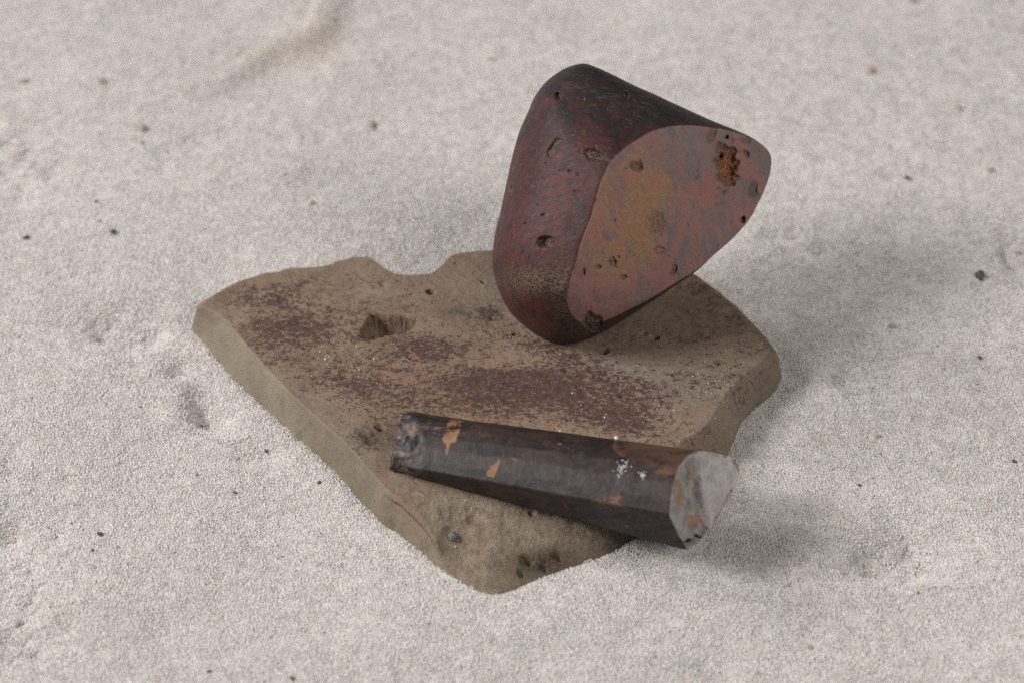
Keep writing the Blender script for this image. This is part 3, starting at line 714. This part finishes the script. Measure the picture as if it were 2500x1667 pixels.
# ------------------------------------------------------------------ stray sand grains on the stones
r = np.random.default_rng(77); Vs, Fs_, off = [], [], 0
spots = [(-5.1,-1.9,.40,24,.015),(-4.2,-2.6,.6,12,.013),(4.6,-2.6,1.0,60,.013),(4.2,-3.4,1.2,40,.013),(3.6,-1.0,1.6,40,.010),(1.2,-4.0,2.2,30,.014),(-2.5,-1.5,3.0,34,.011),(2.5,-5.2,1.6,18,.016),(-.6,-7.6,.9,10,.018),(5.6,-1.5,.8,30,.012)]
allxy = V[row < NR]
for cx, cy, sp, n, rad in spots:
    for q in range(n):
        px_, py_ = cx+r.normal(0, sp), cy+r.normal(0, sp*.7)
        d = (allxy[:, 0]-px_)**2+(allxy[:, 1]-py_)**2; i = d.argmin()
        if d[i] > .05: continue
        g = grain_mesh(rad*r.lognormal(0, .3), r)
        Vs.append(g+allxy[i]+np.array([0, 0, rad*.5])); Fs_.append(ICO_F+off); off += len(g)
mg = Mat('stray_quartz'); M_STRAY = mg.done((.68, .66, .64), .4, spec=.5)
so = mesh_obj('stray_grains', np.vstack(Vs), np.vstack(Fs_), M_STRAY, smooth=False)
tag(so, 'tiny white sand grains sprinkled over the brown slab', 'sand', kind='stuff')
p, o_ = skin(.705, 8.0)
v_, f_ = lump(.05, 9, 2, .3)
tag(mesh_obj('sand_grain', v_+p+o_*.035, f_, M_STRAY), 'single white grain on the back edge of the dark bar', 'grain')

# ------------------------------------------------------------------ dark crumbs lying on the sand
md_ = Mat('dark_crumb'); M_CRUMB = md_.done(md_.mix(md_.step(md_.noise(1500, 3), .4, .6), (.045, .04, .038), (.12, .105, .09)), .6)
mt_ = Mat('brown_crumb'); M_BROWN = mt_.done(mt_.mix(mt_.step(mt_.noise(1500, 3), .4, .6), (.30, .245, .195), (.44, .37, .31)), .7)
mo_ = Mat('orange_crumb'); M_ORANGE = mo_.done((.52, .33, .23), .6)
CRUMBS = [(-13.93,4.50,.10,0,'small black crumb near the left edge of the picture, left of a similar one'),
 (-11.46,4.70,.10,0,'black oval crumb on the sand well left of the slab notch'),
 (-11.92,5.22,.05,0,'tiny grey speck just above the black oval crumb on the left'),
 (-12.16,6.19,.06,0,'small grey speck a little above the pair of black crumbs on the left'),
 (-11.29,10.04,.16,1,'blurred brown crumb on the upper left sand'),
 (-11.18,9.30,.05,0,'tiny dark dot right below the blurred brown crumb'),
 (-4.28,10.38,.15,1,'blurred tan crumb on the sand behind the slab, left of the red stone'),
 (-0.68,14.07,.08,1,'small blurred brown crumb above and left of the red stone tip'),
 (-5.84,6.08,.08,1,'small brown crumb on the sand behind the slab left half'),
 (11.77,7.72,.09,0,'small dark crumb on the sand right of the red stone'),
 (14.34,8.18,.08,1,'faint brown crumb near the right edge, level with the red stone'),
 (13.17,2.75,.17,0,'largest black crumb on the sand at the far right'),
 (10.45,0.51,.10,1,'brown crumb on the shaded sand right of the slab tip'),
 (11.25,13.03,.13,2,'blurred orange crumb on the upper right sand'),
 (13.72,11.16,.08,1,'faint tan crumb below the orange crumb, upper right'),
 (16.38,17.22,.05,0,'black dot in the top right corner of the picture'),
 (-7.57,16.82,.05,0,'black dot at the top, beside the sand ridge'),
 (-9.62,14.73,.04,0,'tiny black dot left of the sand ridge at the top'),
 (-6.37,-4.28,.06,0,'small dark crumb beside the long left side of the slab'),
 (-10.27,-7.45,.08,0,'grey crumb on the lower left sand'),
 (-10.39,-8.01,.04,0,'tiny black speck just below the lower left grey crumb'),
 (12.95,-4.81,.06,0,'small black crumb at the right edge, level with the bar'),
 (9.57,-3.75,.06,1,'small brown crumb right of the slab, below its tip'),
 (8.88,-5.58,.05,0,'black speck on the sand right of the bar end'),
 (14.61,4.46,.09,1,'brown crumb cut by the right edge of the picture'),
 (13.17,17.38,.12,1,'brown crumb cut by the top edge at the right'),
 (7.09,-11.19,.07,1,'brown speck on the sand at the lower right'),
 (-7.11,-12.09,.05,0,'black speck near the bottom edge on the left'),
 (-5.13,-12.34,.06,0,'dark crumb at the bottom edge left of the middle'),
 (-15.30,12.79,.11,1,'blurred tan crumb near the left edge at the top'),
 (-12.85,12.59,.11,1,'second blurred tan crumb from the left at the top'),
 (-7.04,-5.95,.05,0,'tiny black speck left of the slab, below the dented sand'),
 (-4.92,-5.63,.05,0,'tiny black speck at the foot of the slab left side'),
 (12.65,-0.77,.06,0,'small dark speck at the far right below the largest crumb')]
for k, (cx, cy, rad, kind, lab) in enumerate(CRUMBS):
    v_, f_ = lump(rad*.9, 500+k, 2, .55, (1.25, .8, .7))
    a = 1.3*k; c, s = math.cos(a), math.sin(a); v_ = v_@np.array([[c, s, 0], [-s, c, 0], [0, 0, 1.]])
    z = sand_height(np.array([[cx, cy]]))[0]
    o = mesh_obj('crumb', v_, f_, (M_CRUMB, M_BROWN, M_ORANGE)[kind])
    o.location = (cx*CM, cy*CM, (z+rad*.35+.015)*CM)
    tag(o, lab, 'crumb', 'crumbs scattered on the sand')
